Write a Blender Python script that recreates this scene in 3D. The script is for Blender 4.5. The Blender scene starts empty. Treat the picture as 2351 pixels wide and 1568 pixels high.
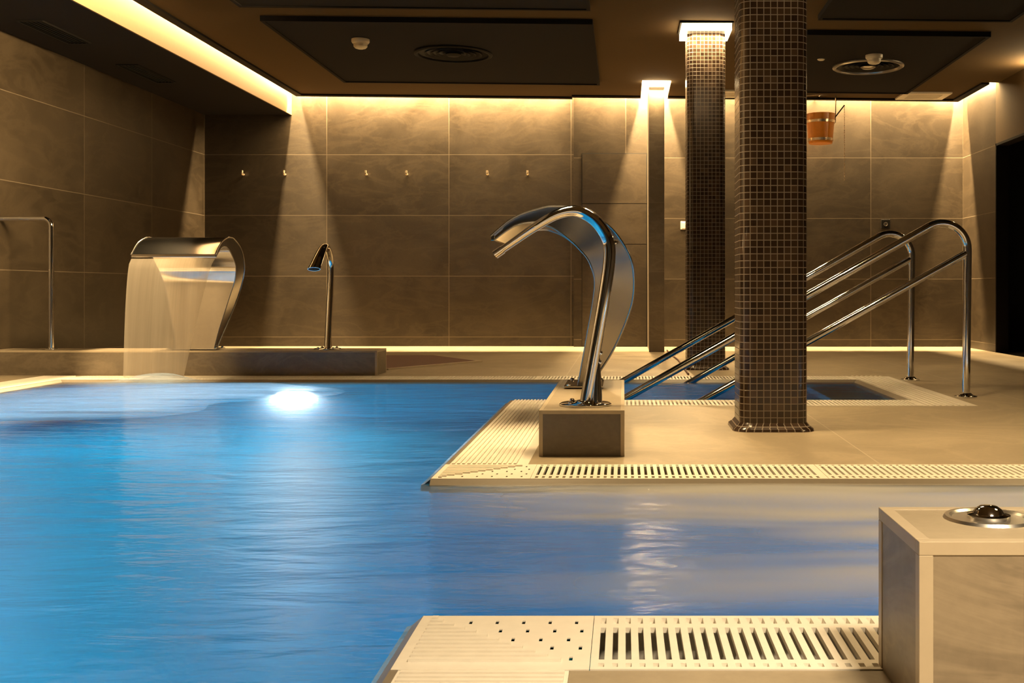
import bpy, bmesh, math, random
from mathutils import Vector, Matrix
random.seed(7)
C = bpy.context.scene.collection
S = bpy.context.scene
PI = math.pi

# ------------------------------------------------------------------ camera, world, exposure, large lights
cam = bpy.data.cameras.new('camera'); co = bpy.data.objects.new('camera', cam); C.objects.link(co)
co.location = (0, 0, 0.563); co.rotation_euler = (PI/2, 0, 0)
cam.sensor_width = 36.0; cam.lens = 2504.0/2351.0*36.0
cam.shift_x = (1175.5-1432.0)/2351.0; cam.shift_y = -(784.0-664.0)/2351.0
cam.clip_start = 0.05
S.camera = co
S.view_settings.view_transform = 'Standard'
try: S.view_settings.look = 'None'
except Exception: pass
S.view_settings.gamma = 1.0; S.view_settings.exposure = 0.0
S.view_settings.use_curve_mapping = False
try:
    S.cycles.use_denoising = True
    S.cycles.max_bounces = 10; S.cycles.transparent_max_bounces = 12
    S.cycles.sample_clamp_indirect = 6.0
    S.cycles.caustics_reflective = False; S.cycles.caustics_refractive = False
except Exception: pass
w = bpy.data.worlds.new('World'); S.world = w; w.use_nodes = True
w.node_tree.nodes['Background'].inputs[0].default_value = (0.02, 0.016, 0.012, 1)
w.node_tree.nodes['Background'].inputs[1].default_value = 0.15

WARM = (1.0, 0.69, 0.33)
def area(name, loc, sx, sy, power, col=WARM, rot=(0, 0, 0), spread=None):
    l = bpy.data.lights.new(name, 'AREA'); l.shape = 'RECTANGLE'; l.size = sx; l.size_y = sy
    l.energy = power; l.color = col
    if spread: l.spread = spread
    o = bpy.data.objects.new(name, l); C.objects.link(o); o.location = loc; o.rotation_euler = rot
    return o
COVE = 215.0      # watts per metre of cove strip
ZS = 2.615       # height of the strips at the top of the cove slots
# back wall cove (left section, right section in two runs), left bulkhead cove, right wall cove
area('cove_lamp_back', ((-3.28-0.5)/2, 10.712, ZS), 2.78, 0.02, COVE*2.78)
area('cove_lamp_back', ((-0.49+0.2)/2, 10.622, ZS), 0.68, 0.02, COVE*0.68)
area('cove_lamp_back', ((0.40+3.28)/2, 10.622, ZS), 2.86, 0.02, COVE*2.86)
area('cove_lamp_left', (-3.24, 4.35, ZS), 0.02, 12.7, COVE*12.7*0.26)
area('cove_lamp_right', (3.28, 10.20, ZS), 0.02, 0.94, COVE*0.94)
# added ceiling fill lights out of view, brightening the near deck and peninsula
area('deck_fill_light', (0.9, 0.0, 2.36), 0.5, 0.5, 120.0, col=(1.0, 0.77, 0.48), spread=1.9)
area('deck_fill_light', (2.2, 2.6, 2.36), 0.5, 0.5, 36.0, spread=1.9)
area('deck_fill_light', (-0.5, 4.0, 2.36), 0.4, 0.4, 30.0, spread=1.9)
# unseen fill lights added only to brighten the left wall
area('left_wall_fill', (-1.0, 5.6, 2.28), 0.12, 1.5, 200.0, rot=(0, 1.38, 0), spread=1.75)
area('left_wall_fill', (-1.0, 3.8, 2.28), 0.12, 1.5, 150.0, rot=(0, 1.38, 0), spread=1.75)
# down light of the lamp frames round the column tops, one strip per side
for cx, cy, p in ((0.577, 7.735, 12.0), (0.596, 4.445, 13.0)):
    for dx, dy, sx, sy in ((0, -.158, .34, .03), (0, .158, .34, .03), (-.158, 0, .03, .30), (.158, 0, .03, .30)):
        area('column_lamp_strip', (cx+dx, cy+dy, 2.345), sx, sy, p, spread=2.2)
for px_ in (0.214, 0.377): area('pillar_lamp_strip', (px_, 10.20, ZS), 0.02, 0.93, COVE*0.9)
area('pillar_lamp_strip', (0.2955, 9.752, 2.37), 0.22, 0.03, 10.0, spread=2.2)

# ------------------------------------------------------------------ node helpers and materials
class NT:
    def __init__(self, name):
        self.m = bpy.data.materials.new(name); self.m.use_nodes = True
        self.t = self.m.node_tree; self.n = self.t.nodes; self.l = self.t.links
        self.n.clear()
        self.out = self.n.new('ShaderNodeOutputMaterial')
    def add(self, typ, **kw):
        nd = self.n.new(typ)
        for k, v in kw.items():
            if k.startswith('i_'):
                key = k[2:]
                key = int(key) if key.isdigit() else key.replace('_', ' ')
                self.set(nd.inputs[key], v)
            else: setattr(nd, k, v)
        return nd
    def set(self, inp, v):
        if isinstance(v, bpy.types.NodeSocket): self.l.new(v, inp)
        elif isinstance(v, bpy.types.Node): self.l.new(v.outputs[0], inp)
        else:
            if isinstance(v, tuple) and len(v) == 3 and inp.type == 'RGBA': v = v+(1,)
            inp.default_value = v
    def math(self, op, a, b=0.0, c=None, clamp=False):
        nd = self.n.new('ShaderNodeMath'); nd.operation = op; nd.use_clamp = clamp
        self.set(nd.inputs[0], a); self.set(nd.inputs[1], b)
        if c is not None: self.set(nd.inputs[2], c)
        return nd.outputs[0]
    def mix(self, fac, a, b, blend='MIX'):
        nd = self.n.new('ShaderNodeMix'); nd.data_type = 'RGBA'; nd.blend_type = blend
        self.set(nd.inputs[0], fac); self.set(nd.inputs[6], a); self.set(nd.inputs[7], b)
        return nd.outputs[2]
    def ramp(self, fac, stops):
        nd = self.n.new('ShaderNodeValToRGB'); e = nd.color_ramp.elements
        while len(e) < len(stops): e.new(0.5)
        for i, (p, c) in enumerate(stops):
            e[i].position = p
            e[i].color = (c if len(c) == 4 else c+(1,)) if isinstance(c, tuple) else (c, c, c, 1)
        self.set(nd.inputs[0], fac); return nd.outputs[0]
    def noise(self, vec, scale, detail=4.0, rough=0.55, dist=0.0):
        nd = self.n.new('ShaderNodeTexNoise')
        self.set(nd.inputs['Vector'], vec); nd.inputs['Scale'].default_value = scale
        nd.inputs['Detail'].default_value = detail; nd.inputs['Roughness'].default_value = rough
        nd.inputs['Distortion'].default_value = dist
        return nd.outputs[0]
    def pos(self): return self.n.new('ShaderNodeNewGeometry').outputs['Position']
    def mapv(self, vec, scale=(1, 1, 1), rot=(0, 0, 0), loc=(0, 0, 0)):
        nd = self.n.new('ShaderNodeMapping'); self.set(nd.inputs[0], vec)
        nd.inputs['Scale'].default_value = scale; nd.inputs['Rotation'].default_value = rot; nd.inputs['Location'].default_value = loc
        return nd.outputs[0]
    def sep(self, v):
        nd = self.n.new('ShaderNodeSeparateXYZ'); self.set(nd.inputs[0], v); return nd.outputs
    def comb(self, x, y, z=0.0):
        nd = self.n.new('ShaderNodeCombineXYZ')
        for i, v in enumerate((x, y, z)): self.set(nd.inputs[i], v)
        return nd.outputs[0]
    def bump(self, h, strength=0.3, dist=0.01):
        nd = self.n.new('ShaderNodeBump'); self.set(nd.inputs['Height'], h)
        nd.inputs['Strength'].default_value = strength; nd.inputs['Distance'].default_value = dist
        return nd.outputs[0]
    def bsdf(self, **kw):
        nd = self.n.new('ShaderNodeBsdfPrincipled')
        for k, v in kw.items(): self.set(nd.inputs[k.replace('_', ' ')], v)
        return nd
    def done(self, sh):
        self.l.new(sh.outputs[0] if isinstance(sh, bpy.types.Node) else sh, self.out.inputs['Surface']); return self.m

def simple(name, col, rough=0.5, metal=0.0, **kw):
    t = NT(name); p = t.pos()
    n = t.noise(p, 35.0, 3.0)
    c = t.mix(0.12, col, t.ramp(n, [(0.3, tuple(x*0.7 for x in col)), (0.7, tuple(min(1, x*1.2) for x in col))]))
    return t.done(t.bsdf(Base_Color=c, Roughness=rough, Metallic=metal, **kw))

def grid_lines(t, u, v, u0, v0, du, dv, half):
    """1 on the joints of a rectangular tile grid, plus the cell ids"""
    au = t.math('DIVIDE', t.math('SUBTRACT', u, u0), du); av = t.math('DIVIDE', t.math('SUBTRACT', v, v0), dv)
    fu = t.math('FLOOR', au); fv = t.math('FLOOR', av)
    eu = t.math('MULTIPLY', t.math('PINGPONG', au, 0.5), du)
    ev = t.math('MULTIPLY', t.math('PINGPONG', av, 0.5), dv)
    g = t.math('LESS_THAN', t.math('MINIMUM', eu, ev), half)
    return g, fu, fv

def stone(name, axis, u0, v0, du, dv, dark, light, grout, half=0.0027, rough=0.42, vein=0.36, bump=0.02):
    """large format slate porcelain tiles: axis picks the two world axes the joints follow"""
    t = NT(name); p = t.pos(); s = t.sep(p)
    u, v = s[axis[0]], s[axis[1]]
    g, fu, fv = grid_lines(t, u, v, u0, v0, du, dv, half)
    wn = t.add('ShaderNodeTexWhiteNoise'); wn.noise_dimensions = '3D'
    t.set(wn.inputs['Vector'], t.comb(fu, fv, 3.0))
    cell = wn.outputs['Value']
    off = t.comb(t.math('MULTIPLY', cell, 17.0), t.math('MULTIPLY', cell, 31.0), t.math('MULTIPLY', cell, 9.0))
    ad = t.add('ShaderNodeVectorMath', operation='ADD'); t.set(ad.inputs[0], p); t.set(ad.inputs[1], off)
    q = ad.outputs[0]
    n1 = t.noise(q, 1.6, 6.0, 0.62, 0.9)
    n2 = t.noise(t.mapv(q, (1.2, 1.2, 3.2), (0.5, 0.35, 0.6)), 1.7, 6.0, 0.62, 0.8)
    n3 = t.noise(q, 60.0, 3.0)
    c = t.mix(t.ramp(n1, [(0.32, 0.0), (0.68, 1.0)]), dark, light)
    c = t.mix(t.math('MULTIPLY', t.ramp(n2, [(0.44, 0.0), (0.5, 1.0), (0.56, 0.0)]), vein), c, tuple(min(1, x*1.5) for x in light))
    c = t.mix(0.25, c, t.mix(n3, tuple(x*0.6 for x in dark), tuple(min(1, x*1.3) for x in light)))
    c = t.mix(t.math('MULTIPLY', cell, 0.22), c, dark)
    c = t.mix(g, c, grout)
    h = t.math('SUBTRACT', t.math('ADD', t.math('MULTIPLY', n2, 0.6), t.math('MULTIPLY', n3, 0.15)), t.math('MULTIPLY', g, 0.4))
    return t.done(t.bsdf(Base_Color=c, Roughness=t.math('ADD', t.math('MULTIPLY', n1, 0.25), rough-0.12), Normal=t.bump(h, bump, 0.02)))

M = {}
WD, WL, WG = (0.022, 0.0155, 0.009), (0.056, 0.041, 0.025), (0.145, 0.116, 0.082)
M['wall_back_l'] = stone('slate_wall_back', (0, 2), -0.52, 0.092, 1.206, 0.6, WD, WL, WG)
M['wall_back_r'] = stone('slate_wall_back_right', (0, 2), 2.42, 0.07, 1.2, 0.593, WD, WL, WG)
M['wall_left'] = stone('slate_wall_left', (1, 2), 10.77, 0.092, 1.2, 0.6, WD, WL, WG)
M['wall_right'] = stone('slate_wall_right', (1, 2), 10.68, 0.07, 1.2, 0.593, WD, WL, WG)
M['wall_plain'] = stone('slate_wall_rear', (0, 2), 0.0, 0.092, 1.2, 0.6, WD, WL, WG)
M['door_tile'] = stone('slate_door_tile', (0, 2), -7.0, -7.0, 30.0, 30.0, WD, WL, WG)
M['pillar_tile'] = stone('slate_pillar_tile', (0, 2), -7.0, 0.10, 30.0, 0.62, (0.075, 0.057, 0.038), (0.14, 0.108, 0.072), WG)
M['deck'] = stone('deck_porcelain', (0, 1), 0.826, -0.25, 1.2, 2.4, (0.27, 0.22, 0.15), (0.40, 0.335, 0.235), (0.50, 0.44, 0.34), half=0.0022, rough=0.40, vein=0.28, bump=0.05)
M['plinth'] = stone('plinth_slate', (0, 2), -7.0, -7.0, 30.0, 30.0, (0.11, 0.09, 0.066), (0.21, 0.172, 0.125), WG, vein=0.35)
M['plinth_top'] = stone('plinth_top_stone', (0, 1), -7.0, -7.0, 30.0, 30.0, (0.27, 0.22, 0.15), (0.37, 0.31, 0.22), WG, vein=0.15, bump=0.05)
M['block'] = stone('block_slate', (0, 2), -7.0, -7.0, 30.0, 30.0, (0.12, 0.094, 0.066), (0.27, 0.22, 0.155), WG, vein=0.5)
M['edge_trim'] = simple('tile_edge_trim', (0.44, 0.37, 0.27), 0.4)
M['ceiling'] = simple('ceiling_brown_paint', (0.10, 0.066, 0.032), 0.9, Specular_IOR_Level=0.12)
M['ceiling_dark'] = simple('ceiling_dark_board', (0.0085, 0.0065, 0.0055), 0.8, Specular_IOR_Level=0.12)
M['soffit'] = simple('bulkhead_black_paint', (0.016, 0.013, 0.012), 0.85, Specular_IOR_Level=0.15)
M['cove_face'] = simple('cove_tan_paint', (0.17, 0.108, 0.045), 0.6)
M['cove_in'] = simple('cove_inner_paint', (0.25, 0.2, 0.14), 0.7)
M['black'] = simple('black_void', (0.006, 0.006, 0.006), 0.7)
M['dark_channel'] = simple('gutter_dark', (0.008, 0.007, 0.006), 0.6)
M['white_plastic'] = simple('white_plastic', (0.80, 0.76, 0.68), 0.38)
M['grate'] = simple('overflow_white_plastic', (0.82, 0.78, 0.70), 0.42)
M['lip'] = simple('pool_lip_tile', (0.22, 0.19, 0.15), 0.3)
M['chrome'] = simple('polished_steel', (0.80, 0.79, 0.77), 0.07, 1.0)
M['satin'] = simple('satin_steel', (0.78, 0.76, 0.72), 0.3, 1.0)
M['steel'] = simple('polished_sheet_steel', (0.74, 0.72, 0.69), 0.12, 1.0)
M['brushed'] = simple('brushed_sheet_steel', (0.30, 0.29, 0.28), 0.24, 1.0)
M['dark_metal'] = simple('dark_vent_metal', (0.010, 0.009, 0.008), 0.6, 0.0, Specular_IOR_Level=0.12)
M['ring_metal'] = simple('vent_ring_grey', (0.35, 0.33, 0.30), 0.3, 0.8)
M['patch_brown'] = simple('dark_brown_patch', (0.10, 0.040, 0.022), 0.7)
M['copper'] = simple('orange_brown_wood_varnish', (0.88, 0.32, 0.03), 0.28)
M['hoop'] = simple('pale_metal_hoop', (0.70, 0.56, 0.40), 0.25, 0.8)
M['deck_line'] = simple('brown_deck_line', (0.10, 0.035, 0.02), 0.6)

def emit(name, col, strength):
    t = NT(name); e = t.add('ShaderNodeEmission'); t.set(e.inputs[0], col); e.inputs[1].default_value = strength
    return t.done(e)
M['led'] = emit('warm_led_diffuser', (1.0, 0.74, 0.40), 14.0)
M['led_out'] = emit('warm_led_diffuser_side', (1.0, 0.70, 0.34), 60.0)
M['uw'] = emit('underwater_lamp_lens', (0.34, 0.82, 1.0), 640.0)
M['uw_back'] = emit('underwater_lamp_lens_white', (0.76, 0.92, 1.0), 380.0)

def mosaic():
    t = NT('brown_glass_mosaic')
    uv = t.add('ShaderNodeUVMap').outputs[0]; s = t.sep(uv)
    g, fu, fv = grid_lines(t, s[0], s[1], 0.0, 0.0, 0.0270, 0.0270, 0.0017)
    wn = t.add('ShaderNodeTexWhiteNoise'); wn.noise_dimensions = '3D'; t.set(wn.inputs['Vector'], t.comb(fu, fv, 1.0))
    c = t.ramp(wn.outputs['Value'], [(0.0, (0.018, 0.010, 0.007)), (0.45, (0.031, 0.019, 0.013)), (0.85, (0.054, 0.034, 0.023)), (1.0, (0.085, 0.056, 0.038))])
    n = t.noise(t.pos(), 180.0, 2.0)
    c = t.mix(0.2, c, t.mix(n, (0.02, 0.012, 0.008), (0.10, 0.06, 0.035)))
    c = t.mix(g, c, (0.23, 0.19, 0.15))
    r = t.math('ADD', t.math('MULTIPLY', g, 0.5), 0.18)
    h = t.math('SUBTRACT', t.math('MULTIPLY', wn.outputs['Value'], 0.15), g)
    return t.done(t.bsdf(Base_Color=c, Roughness=r, Normal=t.bump(h, 0.5, 0.0015)))
M['mosaic'] = mosaic()

def pool_tile():
    t = NT('pool_blue_mosaic'); p = t.pos(); s = t.sep(p)
    n = t.noise(p, 1.1, 3.0)
    uv = t.comb(s[0], s[1], s[2])
    bx = t.math('PINGPONG', t.math('DIVIDE', s[0], 0.05), 0.5); by = t.math('PINGPONG', t.math('DIVIDE', s[1], 0.05), 0.5); bz = t.math('PINGPONG', t.math('DIVIDE', s[2], 0.05), 0.5)
    wn = t.add('ShaderNodeTexWhiteNoise'); wn.noise_dimensions = '3D'
    fl = t.add('ShaderNodeVectorMath', operation='FLOOR'); t.set(fl.inputs[0], t.mapv(p, (8, 8, 8)))
    t.set(wn.inputs['Vector'], fl.outputs[0])
    c = t.mix(t.math('ADD', t.math('MULTIPLY', n, 0.7), t.math('MULTIPLY', wn.outputs['Value'], 0.25)), (0.006, 0.30, 0.52), (0.018, 0.53, 0.76))
    return t.done(t.bsdf(Base_Color=c, Roughness=0.35))
M['pool_tile'] = pool_tile()

def water():
    t = NT('pool_water'); p = t.pos()
    n1 = t.noise(t.mapv(p, (0.9, 2.6, 1.0)), 2.2, 4.0, 0.55, 0.4)
    n2 = t.noise(t.mapv(p, (0.8, 2.0, 1.0)), 9.0, 3.0, 0.6)
    h = t.math('ADD', t.math('MULTIPLY', n1, 1.0), t.math('MULTIPLY', n2, 0.22))
    b = t.bsdf(Base_Color=(0.90, 0.97, 1.0), Roughness=0.17, IOR=1.16, Transmission_Weight=1.0, Normal=t.bump(h, 0.28, 0.05))
    return t.done(b)
M['water'] = water()

def fall():
    t = NT('falling_water_film'); p = t.pos()
    n = t.noise(t.mapv(p, (30.0, 1.0, 0.6)), 1.0, 4.0, 0.6)
    n2 = t.noise(t.mapv(p, (150.0, 1.0, 1.2)), 1.0, 2.0)
    f = t.math('ADD', t.math('MULTIPLY', n, 0.55), t.math('MULTIPLY', n2, 0.2))
    fac = t.ramp(f, [(0.15, 0.34), (0.75, 0.58)])
    tr = t.add('ShaderNodeBsdfTransparent'); tr.inputs[0].default_value = (0.97, 0.95, 0.92, 1)
    b = t.bsdf(Base_Color=(0.62, 0.56, 0.48), Roughness=0.2, IOR=1.33, Specular_IOR_Level=0.9)
    tl = t.add('ShaderNodeBsdfTranslucent'); tl.inputs[0].default_value = (0.62, 0.56, 0.48, 1)
    m0 = t.add('ShaderNodeMixShader'); m0.inputs[0].default_value = 0.45; t.l.new(b.outputs[0], m0.inputs[1]); t.l.new(tl.outputs[0], m0.inputs[2])
    m = t.add('ShaderNodeMixShader'); t.set(m.inputs[0], fac); t.l.new(tr.outputs[0], m.inputs[1]); t.l.new(m0.outputs[0], m.inputs[2])
    return t.done(m)
M['fall'] = fall()

def froth(name, col, scale, lo, hi, top, attr='cover', trans=0.5, detail=5.0):
    """thin froth: a ragged cover that follows the density stored on the mesh"""
    t = NT(name); p = t.pos()
    a = t.add('ShaderNodeAttribute', attribute_name=attr).outputs['Fac']
    n = t.noise(t.mapv(p, scale), 1.0, detail, 0.6, 0.5)
    f = t.math('MULTIPLY', t.ramp(n, [(lo, 0.0), (hi, 1.0)]), 1.0)
    f = t.math('MULTIPLY', t.math('ADD', t.math('MULTIPLY', f, 0.75), 0.25), a)
    f = t.math('MULTIPLY', f, top, clamp=True)
    tr = t.add('ShaderNodeBsdfTransparent')
    d = t.add('ShaderNodeBsdfDiffuse'); t.set(d.inputs[0], col)
    tl = t.add('ShaderNodeBsdfTranslucent'); t.set(tl.inputs[0], col)
    m0 = t.add('ShaderNodeMixShader'); m0.inputs[0].default_value = trans; t.l.new(d.outputs[0], m0.inputs[1]); t.l.new(tl.outputs[0], m0.inputs[2])
    m = t.add('ShaderNodeMixShader'); t.set(m.inputs[0], f); t.l.new(tr.outputs[0], m.inputs[1]); t.l.new(m0.outputs[0], m.inputs[2])
    return t.done(m)
M['foam'] = froth('splash_foam', (0.52, 0.70, 0.96), (1.3, 5.0, 1.0), 0.40, 0.62, 1.0)  # blue of the lamplit water below is put into the white foam's colour
M['aerated'] = froth('aerated_water', (0.90, 0.93, 0.98), (1.0, 5.5, 1.0), 0.34, 0.60, 1.5, trans=0.85)
M['froth'] = froth('churned_froth', (0.76, 0.77, 0.78), (0.55, 2.3, 1.0), 0.36, 0.62, 0.95, detail=2.0)

# ------------------------------------------------------------------ mesh helpers
def box(bm, x0, x1, y0, y1, z0, z1):
    vs = [bm.verts.new(p) for p in ((x0,y0,z0),(x1,y0,z0),(x1,y1,z0),(x0,y1,z0),(x0,y0,z1),(x1,y0,z1),(x1,y1,z1),(x0,y1,z1))]
    for f in ((0,3,2,1),(4,5,6,7),(0,1,5,4),(1,2,6,5),(2,3,7,6),(3,0,4,7)): bm.faces.new([vs[i] for i in f])
def tilt_box(bm, x0, x1, y0, y1, d0, d1, zf):
    """box whose top and bottom follow the ceiling height zf(x)"""
    z = lambda x, d: zf(x)+d
    vs = [bm.verts.new(p) for p in ((x0,y0,z(x0,d0)),(x1,y0,z(x1,d0)),(x1,y1,z(x1,d0)),(x0,y1,z(x0,d0)),(x0,y0,z(x0,d1)),(x1,y0,z(x1,d1)),(x1,y1,z(x1,d1)),(x0,y1,z(x0,d1)))]
    for f in ((0,3,2,1),(4,5,6,7),(0,1,5,4),(1,2,6,5),(2,3,7,6),(3,0,4,7)): bm.faces.new([vs[i] for i in f])
def lathe(bm, prof, n=32, o=(0,0,0)):
    rings = []
    for r, z in prof:
        if r < 1e-6: rings.append([bm.verts.new((o[0], o[1], o[2]+z))])
        else: rings.append([bm.verts.new((o[0]+r*math.cos(2*PI*i/n), o[1]+r*math.sin(2*PI*i/n), o[2]+z)) for i in range(n)])
    for a, b in zip(rings, rings[1:]):
        for i in range(n):
            j = (i+1) % n
            if len(a) == 1 and len(b) == 1: continue
            if len(a) == 1: bm.faces.new((a[0], b[j], b[i]))
            elif len(b) == 1: bm.faces.new((a[i], a[j], b[0]))
            else: bm.faces.new((a[i], a[j], b[j], b[i]))
def catmull(pts, per=8):
    P = [Vector(p) for p in pts]; out = []
    for i in range(len(P)-1):
        p0 = P[max(i-1, 0)]; p1 = P[i]; p2 = P[i+1]; p3 = P[min(i+2, len(P)-1)]
        for k in range(per):
            t = k/per
            out.append(0.5*((2*p1)+(-p0+p2)*t+(2*p0-5*p1+4*p2-p3)*t*t+(-p0+3*p1-3*p2+p3)*t**3))
    out.append(P[-1]); return out
def tube(bm, pts, ra, rb=None, n=16, side=Vector((0, 1, 0)), caps=True):
    """sweep an ellipse (ra in the bend plane, rb along side) down a path; ra, rb numbers or lists"""
    pts = [Vector(p) for p in pts]; N = len(pts)
    ra = ra if isinstance(ra, (list, tuple)) else [ra]*N
    rb = ra if rb is None else (rb if isinstance(rb, (list, tuple)) else [rb]*N)
    rings = []
    for i, p in enumerate(pts):
        d = (pts[min(i+1, N-1)]-pts[max(i-1, 0)]).normalized()
        s = (side-d*side.dot(d)).normalized(); u = d.cross(s)
        rings.append([bm.verts.new(p+u*(ra[i]*math.cos(2*PI*k/n))+s*(rb[i]*math.sin(2*PI*k/n))) for k in range(n)])
    for a, b in zip(rings, rings[1:]):
        for k in range(n): bm.faces.new((a[k], a[(k+1) % n], b[(k+1) % n], b[k]))
    if caps:
        bm.faces.new(rings[0][::-1]); bm.faces.new(rings[-1])
def arc_path(corners, r, n=8):
    """polyline with rounded corners"""
    P = [Vector(p) for p in corners]; out = [P[0]]
    for i in range(1, len(P)-1):
        a = (P[i-1]-P[i]).normalized(); b = (P[i+1]-P[i]).normalized()
        th = a.angle(b); rr = r[i-1] if isinstance(r, (list, tuple)) else r
        t = rr/math.tan(th/2); c = P[i]+(a+b).normalized()*(rr/math.sin(th/2))
        s, e = P[i]+a*t, P[i]+b*t
        v0, v1 = s-c, e-c; om = v0.angle(v1)
        for k in range(n+1):
            f = k/n; out.append(c+(v0*math.sin((1-f)*om)+v1*math.sin(f*om))/math.sin(om))
    out.append(P[-1]); return out
def plate(bm, x0, x1, y0, y1, z0, z1, holes):
    """a plate with rectangular holes (cells of a cut grid are left open)"""
    xs = sorted({round(v, 5) for v in [x0, x1]+[h[0] for h in holes]+[h[1] for h in holes] if x0-1e-6 <= v <= x1+1e-6})
    ys = sorted({round(v, 5) for v in [y0, y1]+[h[2] for h in holes]+[h[3] for h in holes] if y0-1e-6 <= v <= y1+1e-6})
    open_ = set()
    for h in holes:
        for i in range(len(xs)-1):
            cx = (xs[i]+xs[i+1])/2
            if not (h[0] < cx < h[1]): continue
            for j in range(len(ys)-1):
                cy = (ys[j]+ys[j+1])/2
                if h[2] < cy < h[3]: open_.add((i, j))
    V = {}
    def v(i, j, z):
        if (i, j, z) not in V: V[(i, j, z)] = bm.verts.new((xs[i], ys[j], z))
        return V[(i, j, z)]
    nx, ny = len(xs)-1, len(ys)-1
    full = lambda i, j: 0 <= i < nx and 0 <= j < ny and (i, j) not in open_
    for i in range(nx):
        for j in range(ny):
            if not full(i, j): continue
            bm.faces.new((v(i,j,z1), v(i+1,j,z1), v(i+1,j+1,z1), v(i,j+1,z1)))
            bm.faces.new((v(i,j,z0), v(i,j+1,z0), v(i+1,j+1,z0), v(i+1,j,z0)))
            if not full(i-1, j): bm.faces.new((v(i,j,z0), v(i,j,z1), v(i,j+1,z1), v(i,j+1,z0)))
            if not full(i+1, j): bm.faces.new((v(i+1,j,z0), v(i+1,j+1,z0), v(i+1,j+1,z1), v(i+1,j,z1)))
            if not full(i, j-1): bm.faces.new((v(i,j,z0), v(i+1,j,z0), v(i+1,j,z1), v(i,j,z1)))
            if not full(i, j+1): bm.faces.new((v(i,j+1,z0), v(i,j+1,z1), v(i+1,j+1,z1), v(i+1,j+1,z0)))
def prism(bm, poly, z0f, z1f):
    a = [bm.verts.new((x, y, z0f(x) if callable(z0f) else z0f)) for x, y in poly]
    b = [bm.verts.new((x, y, z1f(x) if callable(z1f) else z1f)) for x, y in poly]
    bm.faces.new(a[::-1]); bm.faces.new(b)
    for i in range(len(poly)):
        j = (i+1) % len(poly); bm.faces.new((a[i], a[j], b[j], b[i]))
def obj(name, bm, m, parent=None, smooth=False, bevel=0.0, fix=True):
    if fix: bmesh.ops.recalc_face_normals(bm, faces=bm.faces)
    me = bpy.data.meshes.new(name); bm.to_mesh(me); bm.free()
    if smooth:
        for p in me.polygons: p.use_smooth = True
        try: me.set_sharp_from_angle(angle=math.radians(35))
        except Exception: pass
    o = bpy.data.objects.new(name, me); C.objects.link(o)
    me.materials.append(M[m] if isinstance(m, str) else m)
    if bevel:
        b = o.modifiers.new('bevel', 'BEVEL'); b.width = bevel; b.segments = 2; b.limit_method = 'ANGLE'; b.angle_limit = math.radians(40)
    if parent: o.parent = parent
    return o
def thing(name, label, cat, loc=(0, 0, 0), rz=0.0, group=None):
    o = bpy.data.objects.new(name, None); C.objects.link(o); o.empty_display_size = 0.1
    o.location = loc; o.rotation_euler = (0, 0, rz); o['label'] = label; o['category'] = cat
    if group: o['group'] = group
    return o
def tag(o, label, cat, group=None, kind=None):
    o['label'] = label; o['category'] = cat
    if group: o['group'] = group
    if kind: o['kind'] = kind
    return o
def struct(name, bm, m, parent=None, **kw):
    o = obj(name, bm, m, parent, **kw)
    if not parent: o['kind'] = 'structure'
    return o
def dup(root, loc, rz, label, group=None):
    r = root.copy(); C.objects.link(r); r.location = loc; r.rotation_euler = (0, 0, rz); r['label'] = label
    if group: r['group'] = group
    for ch in list(root.children):
        c = ch.copy(); C.objects.link(c); c.parent = r
        for g in list(ch.children):
            d = g.copy(); C.objects.link(d); d.parent = c
    return r
B = bmesh.new

# ------------------------------------------------------------------ plan of the place
XL, XR, YB, YBR, YR = -4.14, 3.32, 10.77, 10.68, -2.0
PW, PB = -3.50, 6.78                 # pool left and back edge
NX, NY = -0.345, 1.875               # near deck corner
QX, QY0, QY1, QX1 = -0.572, 3.23, 5.53, 1.447   # peninsula edges, end of the far arm
G = 0.265                            # width of the overflow grates
zc = lambda x: 2.428-0.0107*x        # underside of the ceiling (falls gently to the right)

# floor decks
bm = B()
box(bm, NX+G, XR, YR, NY-G, -0.3, 0)
box(bm, QX+G, XR, QY0+G, QY1-G, -0.3, 0)
box(bm, QX1+G, XR, QY1-G, PB+G, -0.3, 0)
box(bm, XL, XR, PB+G, YB, -0.3, 0)
box(bm, XL, PW-G, YR, PB+G, -0.3, 0)
struct('floor', bm, 'deck')
# gutters below the grates
bm = B()
for r in ((NX+.03, XR, NY-G, NY-.03), (NX+.03, NX+G, YR, NY-G), (QX+.03, XR, QY0+.03, QY0+G), (QX+.03, QX+G, QY0+G, QY1-.03), (QX+G, QX1+G, QY1-G, QY1-.03),
          (QX1+.03, QX1+G, QY1-.03, PB+.03), (PW-G, QX1+G, PB+.03, PB+G), (PW-G, PW-.03, YR, PB+.03)):
    box(bm, *r, -0.30, -0.10)
struct('floor_gutter', bm, 'dark_channel')
# pool shell: floor slab plus walls with thickness
bm = B()
ZB = -1.25
box(bm, PW-.03, XR, YR-.0, PB+.03, ZB-.1, ZB)
box(bm, PW-.03, PW, YR, PB, ZB, -0.012)
box(bm, PW-.03, QX1+.03, PB, PB+.03, ZB, -0.012)
box(bm, QX1, QX1+.03, QY1, PB, ZB, -0.012)
box(bm, QX, QX1+.03, QY1-.03, QY1, ZB, -0.012)
box(bm, QX, QX+.03, QY0, QY1-.03, ZB, -0.012)
box(bm, QX+.03, XR, QY0, QY0+.03, ZB, -0.012)
box(bm, NX, XR, NY-.03, NY, ZB, -0.012)
box(bm, NX, NX+.03, YR, NY-.03, ZB, -0.012)
box(bm, PW, NX, YR-.03, YR, ZB, 0)
box(bm, XR-.03, XR, NY, QY0, ZB, 0)
struct('floor_pool_basin', bm, 'pool_tile')
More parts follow.
